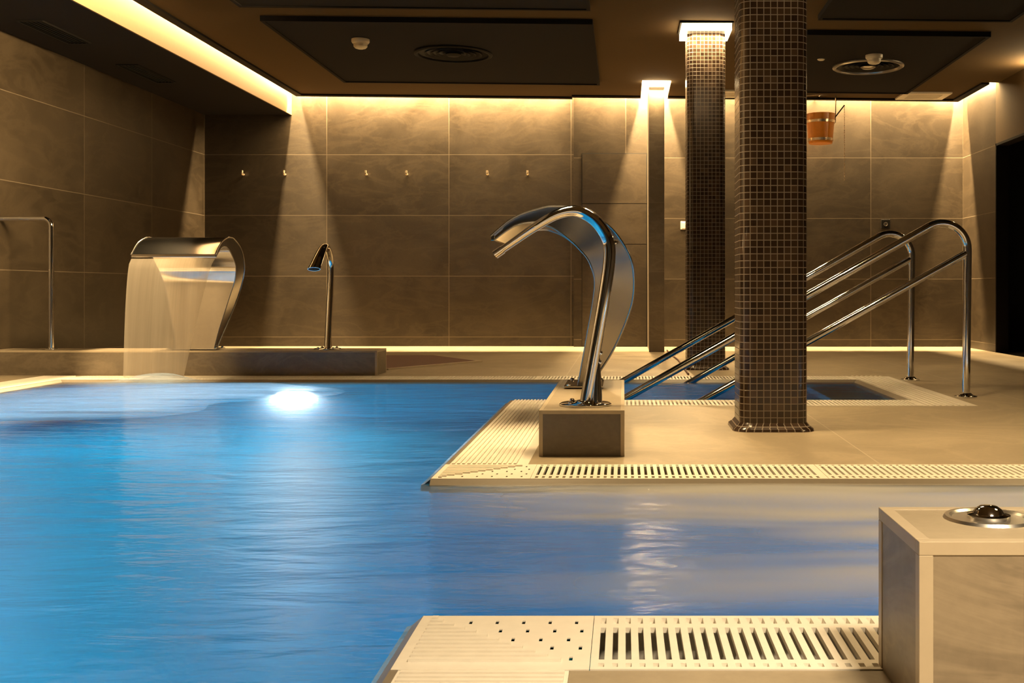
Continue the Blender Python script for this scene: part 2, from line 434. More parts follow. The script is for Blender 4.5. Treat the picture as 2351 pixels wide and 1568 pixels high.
# steps of the far arm below the handrails
bm = B()
for k in range(5): box(bm, QX1-0.30*(k+1), QX1-0.30*k, QY1, PB, ZB, -0.20-0.2*k)
struct('floor_pool_steps', bm, 'pool_tile')

# water surface
bm = B()
ZW = -0.014
poly = [(PW, YR), (NX, YR), (NX, NY), (XR, NY), (XR, QY0), (QX, QY0), (QX, QY1), (QX1, QY1), (QX1, PB), (PW, PB)]
bm.faces.new([bm.verts.new((x, y, ZW)) for x, y in poly])
wo = obj('pool_water', bm, 'water', fix=False)
tag(wo, 'clear blue pool water around the tiled peninsula', 'water', kind='stuff')

# ------------------------------------------------------------------ overflow grates and copings
def slots_x(x0, x1, y0, y1, pool_up, step=0.0205, wd=0.0088):
    """cross slots of a run along x; pool_up: the pool lies on the +y side"""
    h = []; n = int((x1-x0-0.012)/step); W = y1-y0
    f = (lambda a, b: (y1-b*W, y1-a*W)) if pool_up else (lambda a, b: (y0+a*W, y0+b*W))
    for i in range(n):
        xa = x0+0.012+i*step
        for a, b in ((0.05, 0.17), (0.25, 0.84), (0.90, 0.96)):
            ya, yb = f(a, b); h.append((xa, xa+wd, ya, yb))
    return h
def slotted_run(label, x0, x1, y0, y1, pool_up, modules=1):
    t = thing('overflow_grate', label, 'pool grate', ((x0+x1)/2, (y0+y1)/2, 0), 0, 'slotted overflow grates')
    L = (x1-x0)/modules
    for k in range(modules):
        bm = B(); a, b = x0+k*L, x0+(k+1)*L-0.002
        plate(bm, a-t.location.x, b-t.location.x, y0-t.location.y+.001, y1-t.location.y-.001, -0.007, 0.002,
              [(h[0]-t.location.x, h[1]-t.location.x, h[2]-t.location.y, h[3]-t.location.y) for h in slots_x(a, b, y0, y1, pool_up)])
        obj('grate_panel', bm, 'grate', t)
    bm = B(); cx, cy = t.location.x, t.location.y
    yy = (y0 if pool_up else y1-0.02)
    for yk in (y0+.002, y1-.032): box(bm, x0-cx, x1-cx, yk-cy, yk+.03-cy, -0.10, -0.007)
    obj('support_rail', bm, 'grate', t)
    return t
def ridged(label, x0, x1, y0, y1, along, name='overflow_coping', step=0.0165):
    """solid white coping with raised anti-slip ridges"""
    t = thing(name, label, 'pool coping', ((x0+x1)/2, (y0+y1)/2, 0), 0, 'ridged white copings')
    hx, hy = (x1-x0)/2-.0005, (y1-y0)/2-.0005
    bm = B(); box(bm, -hx, hx, -hy, hy, -0.10, 0.0)
    obj('coping_slab', bm, 'grate', t)
    bm = B()
    n = int(((2*hy) if along == 'x' else (2*hx)-0.04)/step)
    for k in range(n):
        if along == 'x':
            y = -hy+.008+k*step
            if y+.009 < hy: box(bm, -hx+.018, hx-.006, y, y+.009, -0.001, 0.0050)
        else:
            x = -hx+.02+k*step
            if x+.009 < hx-.01: box(bm, x, x+.009, -hy+.004, hy-.004, -0.001, 0.0050)
    obj('ridges', bm, 'grate', t)
    return t
def corner(label, x0, y1, mirror=1):
    """square corner panel: ridges, a mitre and staggered drain slots; (x0, y1) is the pool corner"""
    s = G+.03
    t = thing('corner_grate', label, 'pool grate', (x0, y1, 0), 0)
    holes = []
    for r, (cy, k0) in enumerate(((-0.035, 0.085), (-0.080, 0.140), (-0.125, 0.165), (-0.165, 0.230), (-0.215, 0.262))):
        x = k0
        while x < s-.02:
            holes.append((x, x+.0055, cy-.012, cy+.005)); x += 0.0445
    m = lambda h: (h[0], h[1], h[2], h[3]) if mirror == 1 else (h[0], h[1], -h[3], -h[2])
    bm = B()
    plate(bm, 0.001, s-.001, *((-G, -.001) if mirror == 1 else (.001, G)), 0.0, 0.002, [m(h) for h in holes])
    obj('grate_panel', bm, 'grate', t)
    bm = B()
    for k in range(12):
        d = 0.02+k*0.0205; y = -d*0.93
        xe = d*1.02
        if mirror == 1: box(bm, 0.02, max(.03, xe), y-.006, y+.004, 0.001, 0.0065)
        else: box(bm, 0.02, max(.03, xe), -y-.004, -y+.006, 0.001, 0.0065)
    obj('ridges', bm, 'grate', t)
    return t
corner('white corner grate with staggered slots, at the near deck corner', NX, NY)
slotted_run('white slotted overflow grate beside the near stone block', NX+G+.03, XR-.05, NY-G, NY, True, 3)
ridged('white ridged coping running toward the viewer along the near deck', NX, NX+G, YR, NY-G, 'x')
corner('white corner grate at the front corner of the peninsula', QX, QY0, -1)
slotted_run('white slotted overflow grate along the front edge of the peninsula', QX+G+.03, XR-.05, QY0, QY0+G, False, 4)
ridged('white coping on the peninsula side beside the steel fountain plinth', QX, QX+G, QY0+G, QY1-G, 'y')
ridged('short white coping at the back corner of the peninsula', QX, QX+G+.02, QY1-G, QY1, 'y')
slotted_run('white slotted overflow grate behind the near mosaic column', QX+G+.02, QX1, QY1-G, QY1, True, 2)
ridged('white coping at the end of the narrow pool arm by the handrails', QX1, QX1+G, QY1-G, PB+G, 'y', step=0.03)
slotted_run('white slotted overflow grate along the back edge of the pool', PW, QX1, PB, PB+G, False, 5)
ridged('white coping along the left edge of the pool', PW-G, PW, YR, PB+G, 'y')
# sloped tile lip into the water
bm = B()
def lipseg(p0, p1, dx, dy):
    a = Vector((p0[0], p0[1], 0)); b = Vector((p1[0], p1[1], 0)); d = Vector((dx, dy, 0)).normalized()
    prof = [(0.0, 0.001), (-0.028, -0.022), (-0.03, -0.08), (0.012, -0.08), (0.012, 0.001)]
    A = [bm.verts.new(a-d*q[0]*1+Vector((0, 0, q[1]))) for q in prof]; Bv = [bm.verts.new(b-d*q[0]+Vector((0, 0, q[1]))) for q in prof]
    for i in range(len(prof)):
        j = (i+1) % len(prof); bm.faces.new((A[i], A[j], Bv[j], Bv[i]))
    bm.faces.new(A); bm.faces.new(Bv[::-1])
lipseg((NX, YR), (NX, NY), -1, 0); lipseg((NX, NY), (XR, NY), 0, 1)
lipseg((QX, QY0), (QX, QY1), -1, 0); lipseg((QX, QY0), (XR, QY0), 0, -1)
lipseg((QX, QY1), (QX1, QY1), 0, 1); lipseg((QX1, QY1), (QX1, PB), -1, 0)
lipseg((PW, PB), (QX1, PB), 0, -1); lipseg((PW, YR), (PW, PB), 1, 0)
o = struct('trim_1', bm, 'lip')

# ------------------------------------------------------------------ walls
bm = B(); box(bm, XL-.1, -0.49, YB, YB+.2, 0, 2.75); struct('wall_back', bm, 'wall_back_l')
bm = B(); box(bm, -0.49, XR+.1, YBR, YB+.2, 0, 2.75); struct('wall_back_right', bm, 'wall_back_r')
bm = B(); box(bm, XL-.1, XL, YR, YB, -0.3, 2.75); struct('wall_left', bm, 'wall_left')
bm = B(); box(bm, XL-.1, XR+.1, YR-.1, YR, 0, 2.75); struct('wall_rear', bm, 'wall_plain')
DY0, DY1, DH = 8.55, 9.73, 1.86
bm = B()
box(bm, XR, XR+.1, DY1, YB, 0, 2.75); box(bm, XR, XR+.1, YR, DY0, 0, 2.75)
struct('wall_right', bm, 'wall_right')
bm = B(); box(bm, XR, XR+.1, DY0, DY1, DH, 2.75); struct('wall_right_header', bm, 'ceiling')
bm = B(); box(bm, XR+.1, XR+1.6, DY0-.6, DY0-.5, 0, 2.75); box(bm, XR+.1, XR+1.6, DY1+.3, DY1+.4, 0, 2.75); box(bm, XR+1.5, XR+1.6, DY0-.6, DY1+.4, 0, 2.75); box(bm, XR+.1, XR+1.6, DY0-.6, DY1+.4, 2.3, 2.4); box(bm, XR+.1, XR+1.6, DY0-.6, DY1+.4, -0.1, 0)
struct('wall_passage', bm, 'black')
bm = B()
box(bm, XR-.004, XR+.104, DY1-.02, DY1, 0, DH); box(bm, XR-.004, XR+.104, DY0, DY0+.02, 0, DH); box(bm, XR-.004, XR+.104, DY0, DY1, DH-.02, DH)
struct('trim_2', bm, 'ceiling_dark')
# flush tiled service door in the back wall
d = bpy.data.objects.new('door_1', None); C.objects.link(d); d['kind'] = 'structure'; d.location = (-0.09, YBR, 0)
bm = B(); box(bm, -0.322, 0.322, -0.0008, 0.004, 0.0, 1.895); obj('door_gap', bm, 'black', d)
for z0, z1 in ((0.006, 1.000), (1.006, 1.398), (1.404, 1.888)):
    bm = B(); box(bm, -0.316, 0.312, -0.004, -0.0008, z0, z1); obj('door_panel', bm, 'door_tile', d)

# ------------------------------------------------------------------ ceiling
SX = -3.28
bm = B(); box(bm, XL, SX, YR, YB, 2.285, 2.40); struct('ceiling_bulkhead', bm, 'soffit')
bm = B(); box(bm, SX-.012, SX+.002, YR, YB, 2.283, 2.70); struct('trim_3', bm, 'cove_face')
bm = B()
slab = [(-3.2, YR), (XR, YR), (XR, 9.66), (3.24, 9.66), (3.24, 10.565), (0.425, 10.565), (0.425, 9.73), (0.165, 9.73), (0.165, 10.565), (-0.50, 10.565), (-0.50, 10.655), (-3.2, 10.655)]
prism(bm, slab, lambda x: zc(x), lambda x: zc(x)+.06)
struct('ceiling', bm, 'ceiling')
bm = B(); box(bm, SX-.1, XR+.1, YR-.1, YB+.1, 2.68, 2.76); struct('ceiling_upper', bm, 'cove_in')
# stepped dark edge of the slab
bm = B()
def edge(x0, x1, y0, y1): tilt_box(bm, x0, x1, y0, y1, -0.016, 0.0, zc)
edge(-3.2, -3.13, YR, 10.655); edge(-3.13, -0.50, 10.585, 10.655); edge(-0.50, 0.165, 10.495, 10.565); edge(0.425, 3.24, 10.495, 10.565); edge(3.17, 3.24, 9.66, 10.495)
struct('trim_4', bm, 'ceiling_dark')
# dropped dark panels
for i, (x0, x1, y0, y1) in enumerate(((-2.515, -0.215, 7.54, 9.80), (-2.53, -0.22, 3.2, 7.18), (1.31, 2.62, 7.78, 10.07), (1.31, 2.62, 3.2, 7.36))):
    bm = B(); tilt_box(bm, x0, x1, y0, y1, -0.03, 0.0, zc)
    struct('ceiling_panel', bm, 'ceiling_dark')
    bm = B(); r = 0.025
    for q in ((x0, x1, y0, y0+r), (x0, x1, y1-r, y1), (x0, x0+r, y0+r, y1-r), (x1-r, x1, y0+r, y1-r)): tilt_box(bm, *q, -0.037, -0.0302, zc)
    struct('trim_%d' % (5+i), bm, 'ceiling_dark')

# ------------------------------------------------------------------ columns
def rsq(hw, r, n=6):
    p = []
    for cx, cy, a0 in ((hw-r, hw-r, 0), (-hw+r, hw-r, PI/2), (-hw+r, -hw+r, PI), (hw-r, -hw+r, 3*PI/2)):
        for k in range(n+1): a = a0+PI/2*k/n; p.append((cx+r*math.cos(a), cy+r*math.sin(a)))
    return p
def mosaic_col(label, cx, cy, h):
    t = thing('mosaic_column', label, 'column', (cx, cy, 0), 0, 'mosaic columns')
    def skin(name, stations):
        bm = B(); uvl = bm.loops.layers.uv.new('UVMap')
        P0 = rsq(0.135, 0.050); n = len(P0)
        per = [0.0]
        for i in range(n): a, b = P0[i], P0[(i+1) % n]; per.append(per[-1]+math.hypot(a[0]-b[0], a[1]-b[1]))
        k = round(per[-1]/0.027)*0.027/per[-1]
        rings = []
        for hw, r, z in stations:
            rings.append([bm.verts.new((x, y, z)) for x, y in rsq(hw, r)])
        vv = [0.0]
        for a, b in zip(stations, stations[1:]): vv.append(vv[-1]+math.hypot(a[0]-b[0], a[2]-b[2]))
        for q in range(len(rings)-1):
            for i in range(n):
                j = (i+1) % n
                f = bm.faces.new((rings[q][i], rings[q][j], rings[q+1][j], rings[q+1][i])); f.smooth = (i % 7 != 6)
                for lp, (u, v) in zip(f.loops, ((per[i], vv[q]), (per[i+1], vv[q]), (per[i+1], vv[q+1]), (per[i], vv[q+1]))): lp[uvl].uv = (u*k, v)
        return obj(name, bm, 'mosaic', t, fix=False)
    skin('shaft', [(0.135, 0.050, 0.028), (0.135, 0.050, h)])
    skin('skirting', [(0.162, 0.060, 0.0), (0.160, 0.060, 0.010), (0.146, 0.054, 0.020), (0.135, 0.050, 0.034)])
    return t
mosaic_col('large brown mosaic column standing on the peninsula', 0.596, 4.445, zc(.6))
mosaic_col('farther brown mosaic column on the back deck, glowing lamp around its top', 0.577, 7.735, zc(.58))
# slim slate pillar in front of the back wall
t = thing('tiled_pillar', 'slim slate tiled pillar against the back wall, lamp at its top', 'pillar', (0.2955, 0, 0))
bm = B(); box(bm, -0.0645, 0.0645, 9.79, YBR-.001, 0, 2.66); obj('pillar_body', bm, 'pillar_tile', t)
bm = B()
for sx in (-1, 1): box(bm, sx*0.0655-.004, sx*0.0655+.004, 9.786, 9.794, 0, 2.5)
obj('edge_trim', bm, 'pillar_tile', t)

def col_lamp(label, cx, cy, hw, ztop, h=0.060, wd=0.03):
    t = thing('column_lamp', label, 'lamp', (cx, cy, ztop), 0, 'lamps around the column tops')
    bm = B(); a, b = hw+.008, hw+.008+wd
    for q in ((-b, b, -b, -a), (-b, b, a, b), (-b, -a, -a, a), (a, b, -a, a)): box(bm, *q, -h, -0.012)
    obj('diffuser', bm, 'led', t)
    bm = B(); b2 = b+.012
    for q in ((-b2, b2, -b2, -a), (-b2, b2, a, b2), (-b2, -a, -a, a), (a, b2, -a, a)): box(bm, *q, -0.014, -0.001)
    obj('housing', bm, 'dark_metal', t)
    return t
col_lamp('square glowing lamp frame around the farther mosaic column', 0.577, 7.735, 0.135, zc(.58))
col_lamp('square glowing lamp frame above the large mosaic column', 0.596, 4.445, 0.135, zc(.6))
t = thing('pillar_lamp', 'glowing lamp frame around the top of the slim pillar', 'lamp', (0.2955, 9.79, 2.42), 0)
bm = B()
box(bm, -0.115, 0.115, -0.055, -0.02, -0.045, 0.02); box(bm, -0.115, -0.085, -0.02, 0.06, -0.03, 0.02); box(bm, 0.085, 0.115, -0.02, 0.06, -0.03, 0.02)
obj('diffuser', bm, 'led', t)
bm = B(); box(bm, -0.125, 0.125, -0.06, -0.003, 0.02, 0.03); obj('housing', bm, 'dark_metal', t)
t = thing('wall_lamp', 'glowing wall lamp under the ceiling over the dark doorway', 'lamp', (XR-.001, 8.70, 2.31))
bm = B(); box(bm, -0.05, 0, -0.18, 0.18, -0.045, 0.03); obj('diffuser', bm, 'led_out', t)
bm = B(); box(bm, -0.06, 0, -0.19, 0.19, -0.055, -0.045); obj('housing', bm, 'dark_metal', t)

# ------------------------------------------------------------------ stone plinths
def plinth(name, label, x0, x1, y0, y1, h, mat, topmat, e=0.012):
    t = thing(name, label, 'plinth', ((x0+x1)/2, (y0+y1)/2, 0))
    hx, hy = (x1-x0)/2, (y1-y0)/2
    bm = B(); box(bm, -hx, hx, -hy, hy, 0, h-.004); obj('body', bm, mat, t)
    bm = B(); box(bm, -hx+e, hx-e, -hy+e, hy-e, h-.006, h); obj('top_tile', bm, topmat, t)
    bm = B(); k = .0015
    for sx in (-1, 1):
        for sy in (-1, 1):
            xa, ya = sx*hx, sy*hy
            box(bm, min(xa+sx*k, xa-sx*e), max(xa+sx*k, xa-sx*e), min(ya+sy*k, ya-sy*e), max(ya+sy*k, ya-sy*e), 0, h-e)
    for q in ((-hx-k, hx+k, -hy-k, -hy+e), (-hx-k, hx+k, hy-e, hy+k), (-hx-k, -hx+e, -hy+e, hy-e), (hx-e, hx+k, -hy+e, hy-e)): box(bm, *q, h-e, h+.001)
    obj('edge_trim', bm, 'edge_trim', t, bevel=.001)
    return t
plinth('stone_plinth', 'long low slate plinth along the back of the pool', XL+.001, -1.612, 7.12, 7.40, 0.162, 'plinth', 'plinth_top')
plinth('stone_plinth', 'slate plinth on the peninsula carrying the curved steel fountain', -0.284, 0.001, 3.67, 4.90, 0.155, 'plinth', 'plinth_top')
plinth('stone_block', 'square slate block with chrome push button, nearest to the viewer', 0.383, 1.10, 1.41, 1.632, 0.236, 'block', 'plinth_top', 0.017)
t = thing('push_button', 'round chrome push button plate on the near slate block', 'button', (0.520, 1.555, 0.236))
bm = B(); lathe(bm, [(0.0, 0.001), (0.050, 0.001), (0.054, 0.004), (0.060, 0.004), (0.063, 0.0), (0.0, 0.0)], 48); obj('escutcheon', bm, 'satin', t, smooth=True)
bm = B(); lathe(bm, [(0.030, 0.001), (0.030, 0.006), (0.022, 0.008), (0.018, 0.014), (0.012, 0.018), (0.0, 0.0195)], 32); obj('button', bm, 'chrome', t, smooth=True)

# ------------------------------------------------------------------ curved steel fountains
# profile in the plane of the flow: u = forward, h = height above the plinth
OUT = [(0.0, 0.0), (-0.027, 0.049), (-0.085, 0.140), (-0.132, 0.239), (-0.170, 0.350), (-0.176, 0.449), (-0.158, 0.537), (-0.097, 0.633), (-0.027, 0.688), (0.070, 0.727), (0.125, 0.733), (0.190, 0.727), (0.304, 0.688), (0.396, 0.615)]
INN = [(0.055, 0.0), (0.045, 0.049), (0.028, 0.140), (0.010, 0.239), (-0.010, 0.350), (-0.018, 0.440), (0.005, 0.515), (0.045, 0.565), (0.085, 0.603), (0.135, 0.640), (0.175, 0.657), (0.220, 0.668), (0.300, 0.655), (0.384, 0.598)]
def fountain(label, loc, rz, scale=1.0):
    t = thing('cascade_fountain', label, 'fountain', loc, rz, 'curved steel cascade fountains')
    o = catmull([(u, 0, h) for u, h in OUT], 5); i = catmull([(u, 0, h) for u, h in INN], 5); N = len(o)
    def wd(k):
        f = min(1.0, (k/(N-1))/0.55); f = f*f*(3-2*f)
        return 0.13+0.135*f
    S_ = scale
    P = lambda v, y: (v.x*S_, y*S_, v.z*S_)
    bm = B()
    ro = [[bm.verts.new(P(o[k], s*wd(k))) for s in (-1, -.5, 0, .5, 1)] for k in range(N)]
    for a, b in zip(ro, ro[1:]):
        for q in range(4): bm.faces.new((a[q], a[q+1], b[q+1], b[q]))
    obj('outer_shell', bm, 'steel', t, smooth=True)
    for s in (-1, 1):
        bm = B()
        va = [bm.verts.new(P(o[k], s*wd(k))) for k in range(N)]; vb = [bm.verts.new(P(i[k], s*wd(k))) for k in range(N)]
        vm = [bm.verts.new(P((o[k]+i[k])/2, s*(wd(k)-.004))) for k in range(N)]
        for k in range(N-1):
            bm.faces.new((va[k], va[k+1], vm[k+1], vm[k])); bm.faces.new((vm[k], vm[k+1], vb[k+1], vb[k]))
        obj('side_plate', bm, 'brushed', t, smooth=True)
    bm = B()
    ri = [[bm.verts.new(P(i[k], s*(wd(k)))) for s in (-1, -.5, 0, .5, 1)] for k in range(N)]
    for a, b in zip(ri, ri[1:]):
        for q in range(4): bm.faces.new((a[q], a[q+1], b[q+1], b[q]))
    obj('inner_sheet', bm, 'steel', t, smooth=True)
    # bright rims along both edges of the hood and a lip bar at the mouth
    bm = B()
    for s in (-1, 1):
        tube(bm, [P(o[k], s*wd(k)) for k in range(N)], 0.0045, n=8); tube(bm, [P(i[k], s*wd(k)) for k in range(N)], 0.0035, n=8)
    obj('edge_rim', bm, 'brushed', t, smooth=True)
    bm = B()
    m = (o[-1]+i[-1])/2
    a = P(m, -wd(N-1)); b = P(m, wd(N-1)); box(bm, a[0]-.010, a[0]+.006, a[1], b[1], a[2]-.010, a[2]+.010)
    obj('mouth_lip', bm, 'chrome', t, bevel=.002)
    bm = B(); box(bm, -0.05, 0.11, -0.165, 0.165, 0, 0.006)
    obj('base_plate', bm, 'steel', t, bevel=.002)
    for q in ((-0.035, -0.15), (-0.035, 0.15), (0.09, -0.15), (0.09, 0.15)):
        bm = B(); lathe(bm, [(0.009, 0.006), (0.009, 0.011), (0.005, 0.014), (0, 0.014)], 10, (q[0], q[1], 0)); obj('bolt', bm, 'chrome', t, smooth=True)
    return t
f1 = fountain('curved steel hood fountain, dry, on the peninsula plinth', (-0.135, 4.62, 0.161), PI)
f2 = dup(f1, (-2.835, 7.26, 0.168), -PI/2, 'curved steel hood fountain with water falling from it', 'curved steel cascade fountains')

# swan-neck jets
def jet(label, loc, rz):
    t = thing('swan_neck_jet', label, 'water jet', loc, rz, 'swan neck water jets')
    pts = catmull([(-0.002, 0, 0.012), (-0.023, 0, 0.130), (-0.046, 0, 0.261), (-0.068, 0, 0.390), (-0.084, 0, 0.506), (-0.081, 0, 0.575), (-0.046, 0, 0.6365), (0.0, 0, 0.672), (0.046, 0, 0.6825), (0.107, 0, 0.667), (0.184, 0, 0.621), (0.250, 0, 0.575), (0.315, 0, 0.529)], 5)
    N = len(pts)
    ra, rb = [], []
    for k in range(N):
        f = max(0.0, (k/(N-1)-0.55)/0.45); f = f*f*(3-2*f)
        ra.append(0.0215*(1-f)+0.0125*f); rb.append(0.0215*(1-f)+0.038*f)
    bm = B(); tube(bm, pts, ra, rb, 20); obj('neck', bm, 'chrome', t, smooth=True)
    d = (pts[-1]-pts[-2]).normalized()
    bm = B(); tube(bm, [pts[-1]-d*0.03, pts[-1]+d*0.003], 0.0150, 0.0410, 20); obj('mouth_collar', bm, 'chrome', t, smooth=True)
    bm = B(); tube(bm, [pts[-1]+d*0.0032, pts[-1]+d*0.0036], 0.0125, 0.038, 16); obj('mouth_opening', bm, 'black', t)
    # tapered rear stay and the collar bolts
    bm = B(); tube(bm, [(-0.040, 0, 0.006), (-0.042, 0, 0.09), (-0.043, 0, 0.16), (-0.040, 0, 0.185)], [0.020, 0.014, 0.009, 0.006], n=14); obj('stay', bm, 'chrome', t, smooth=True)
    for p in ((-0.048, 0, 0.150), (-0.052, 0, 0.182), (-0.107, 0, 0.572)):
        bm = B(); s = Vector(p); lathe(bm, [(0.0, -0.008), (0.008, -0.006), (0.009, 0.0), (0.008, 0.006), (0.0, 0.008)], 10, s); obj('collar_bolt', bm, 'chrome', t, smooth=True)
    bm = B(); lathe(bm, [(0.0, 0.0), (0.092, 0.0), (0.092, 0.004), (0.085, 0.008), (0.040, 0.009), (0.030, 0.016), (0.0, 0.016)], 40); obj('flange', bm, 'chrome', t, smooth=True)
    for k in range(4):
        bm = B(); a = PI/4+k*PI/2; lathe(bm, [(0.009, 0.007), (0.009, 0.013), (0.006, 0.017), (0, 0.018)], 10, (0.07*math.cos(a), 0.07*math.sin(a), 0)); obj('flange_bolt', bm, 'chrome', t, smooth=True)
    return t
j1 = jet('polished swan-neck jet in front of the dry hood fountain', (-0.135, 3.84, 0.1565), PI)
j2 = dup(j1, (-1.972, 7.26, 0.163), -PI/2, 'polished swan-neck jet on the long plinth, right of the running fountain')

# grab rail from the long plinth to the left wall
t = thing('grab_rail', 'chrome grab rail bent from the long plinth toward the left wall', 'rail', (-3.80, 7.24, 0.163))
bm = B(); tube(bm, arc_path([(0, 0, 0), (0, 0, 0.868), (-0.338, 0, 0.868)], 0.055), 0.017, n=14); obj('rail_tube', bm, 'chrome', t, smooth=True)
bm = B(); lathe(bm, [(0.0, 0.0), (0.040, 0.0), (0.040, 0.006), (0.020, 0.012), (0.0, 0.012)], 28); obj('flange', bm, 'chrome', t, smooth=True)

# ------------------------------------------------------------------ handrails of the pool steps
def handrail(label, y):
    t = thing('pool_handrail', label, 'handrail', (1.785, y, 0), 0, 'handrails of the pool steps')
    R = 0.021
    sl = 0.5605
    # sloping line: z = 0.527 + sl*(X-0.963)
    L = lambda X: (X-1.785, 0, 0.527+sl*(X-0.963))
    top = arc_path([(0, 0, 0), (0.012, 0, 1.005), L(-0.32)], 0.135, 14)
    bm = B(); tube(bm, top, R, n=18); obj('upper_rail', bm, 'chrome', t, smooth=True)
    lo = [(0.006, 0, 0.752), (0.963-1.785, 0, 0.2915), (0.427-1.785, 0, -0.010), (0.15-1.785, 0, -0.165)]
    bm = B(); tube(bm, lo, R*0.92, n=18); obj('lower_rail', bm, 'chrome', t, smooth=True)
    bm = B(); lathe(bm, [(0.0, 0.0005), (0.058, 0.0005), (0.058, 0.006), (0.040, 0.010), (0.026, 0.022), (0.0, 0.022)], 32); obj('flange', bm, 'chrome', t, smooth=True)
    return t
h1 = handrail('chrome double handrail nearer to the viewer, on the pool steps', 5.69)
dup(h1, (1.773, 6.75, 0), 0, 'chrome double handrail farther away, on the pool steps')

# ------------------------------------------------------------------ running water, foam, froth
def falling():
    bm = B(); N = 22; K = 12
    rows = []
    for k in range(N+1):
        f = k/N; z = 0.765*(1-f)+0.028*f
        y = 6.862-0.155*math.sqrt(f)
        xl = -3.098+0.02*f; xr = -2.572-0.135*f
        rows.append([bm.verts.new((xl+(xr-xl)*q/K, y+0.004*math.sin(q*1.3), z-0.01)) for q in range(K+1)])
    for a, b in zip(rows, rows[1:]):
        for q in range(K): bm.faces.new((a[q], a[q+1], b[q+1], b[q]))
    o = obj('water_sheet', bm, 'fall', smooth=True)
    tag(o, 'thin sheet of water falling from the hood fountain', 'water', kind='stuff')
falling()

def cover(name, label, x0, x1, y0, y1, nx, ny, dens, height, mat, cat='foam'):
    bm = B(); lay = bm.verts.layers.float.new('cover')
    g = []
    for i in range(nx+1):
        row = []
        for j in range(ny+1):
            x = x0+(x1-x0)*i/nx; y = y0+(y1-y0)*j/ny
            d = max(0.0, min(1.0, dens(x, y)))
            v = bm.verts.new((x, y, ZW+0.004+height(x, y)*d)); v[lay] = d; row.append(v)
        g.append(row)
    for i in range(nx):
        for j in range(ny):
            q = (g[i][j], g[i+1][j], g[i+1][j+1], g[i][j+1])
            if max(v[lay] for v in q) > 0.0: bm.faces.new(q)
    for v in [v for v in bm.verts if not v.link_faces]: bm.verts.remove(v)
    o = obj(name, bm, mat, smooth=True)
    tag(o, label, cat, kind='stuff'); return o
def bell(x, y, cx, cy, sx, sy): return math.exp(-((x-cx)/sx)**2-((y-cy)/sy)**2)
def dens1(x, y):
    d = 1.2*bell(x, y, -2.86, 6.66, 0.30, 0.10)
    e = min((y-4.8)/0.4, (6.76-y)/0.05, (x-PW)/0.06, (-1.2-x)/0.5, 1.0)
    return d*max(0, e)
def hei1(x, y): return 0.040*bell(x, y, -2.86, 6.68, 0.32, 0.11)+0.012+0.010*math.sin(x*9+y*4)*math.sin(y*13-x*3)
cover('splash_foam', 'white splash foam where the falling water hits the pool', PW, -1.2, 4.8, 6.76, 90, 80, dens1, hei1, 'foam')
def dens3(x, y):
    d = 1.1*bell(x, y, -2.75, 6.5, 0.5, 0.3)+1.1*bell(x, y, -3.1, 5.7, 0.6, 0.5)+1.0*bell(x, y, -2.5, 6.05, 0.8, 0.36)+1.2*bell(x, y, -2.85, 5.15, 0.6, 0.32)
    e = min((y-4.55)/0.35, (6.77-y)/0.03, (x-PW)/0.03, (-1.2-x)/0.5, 1.0)
    return d*max(0, e)
cover('aerated_water', 'bubbly white water just below the surface around the splash', PW, -1.2, 4.55, 6.77, 60, 60, dens3, lambda x, y: -0.022, 'aerated')
def dens2(x, y):
    d = min(1.0, max(0.0, (x+0.6)/0.75))
    e = min((y-NY)/0.35, (QY0-y)/0.10, 1.0)
    return d*max(0, e)
def hei2(x, y): return 0.006+0.005*math.sin(x*5+y*3)*math.sin(y*8-x*2)
cover('churned_froth', 'pale froth over the churned water beside the peninsula', -0.7, XR-.05, NY+.002, QY0-.002, 80, 40, dens2, hei2, 'froth')

# ------------------------------------------------------------------ underwater lamps
def uwlamp(label, loc, rot, lens='uw'):
    t = thing('underwater_lamp', label, 'lamp', loc, 0, 'underwater pool lamps'); t.rotation_euler = rot
    bm = B(); lathe(bm, [(0.0, 0.012), (0.085, 0.010), (0.092, 0.004)], 28); obj('lens', bm, lens, t, smooth=True)
    bm = B(); lathe(bm, [(0.092, 0.0), (0.092, 0.014), (0.115, 0.010), (0.118, 0.0)], 28); obj('ring', bm, 'chrome', t, smooth=True)
    return t
uwlamp('bright underwater lamp in the back pool wall below the jet', (-2.05, PB-.001, -0.50), (PI/2, 0, 0), 'uw_back')
u1 = uwlamp('underwater lamp in the left pool wall near the running fountain', (PW+.001, 5.6, -0.6), (PI/2, 0, PI/2), 'uw_back')
u1 = uwlamp('underwater lamp halfway along the left pool wall', (PW+.001, 3.4, -0.6), (PI/2, 0, PI/2))
def uwdup(label, loc, rot):
    r = dup(u1, loc, 0, label); r.rotation_euler = rot
uwdup('underwater lamp in the left pool wall nearest the viewer', (PW+.001, 1.2, -0.6), (PI/2, 0, PI/2))
uwdup('added unseen underwater lamp brightening the right part of the near channel', (XR-.031, 2.55, -0.5), (PI/2, 0, -PI/2))  # added out of view to lift the blue of this basin
uwdup('underwater lamp in the side of the near deck', (NX-.001, 0.6, -0.6), (PI/2, 0, -PI/2))

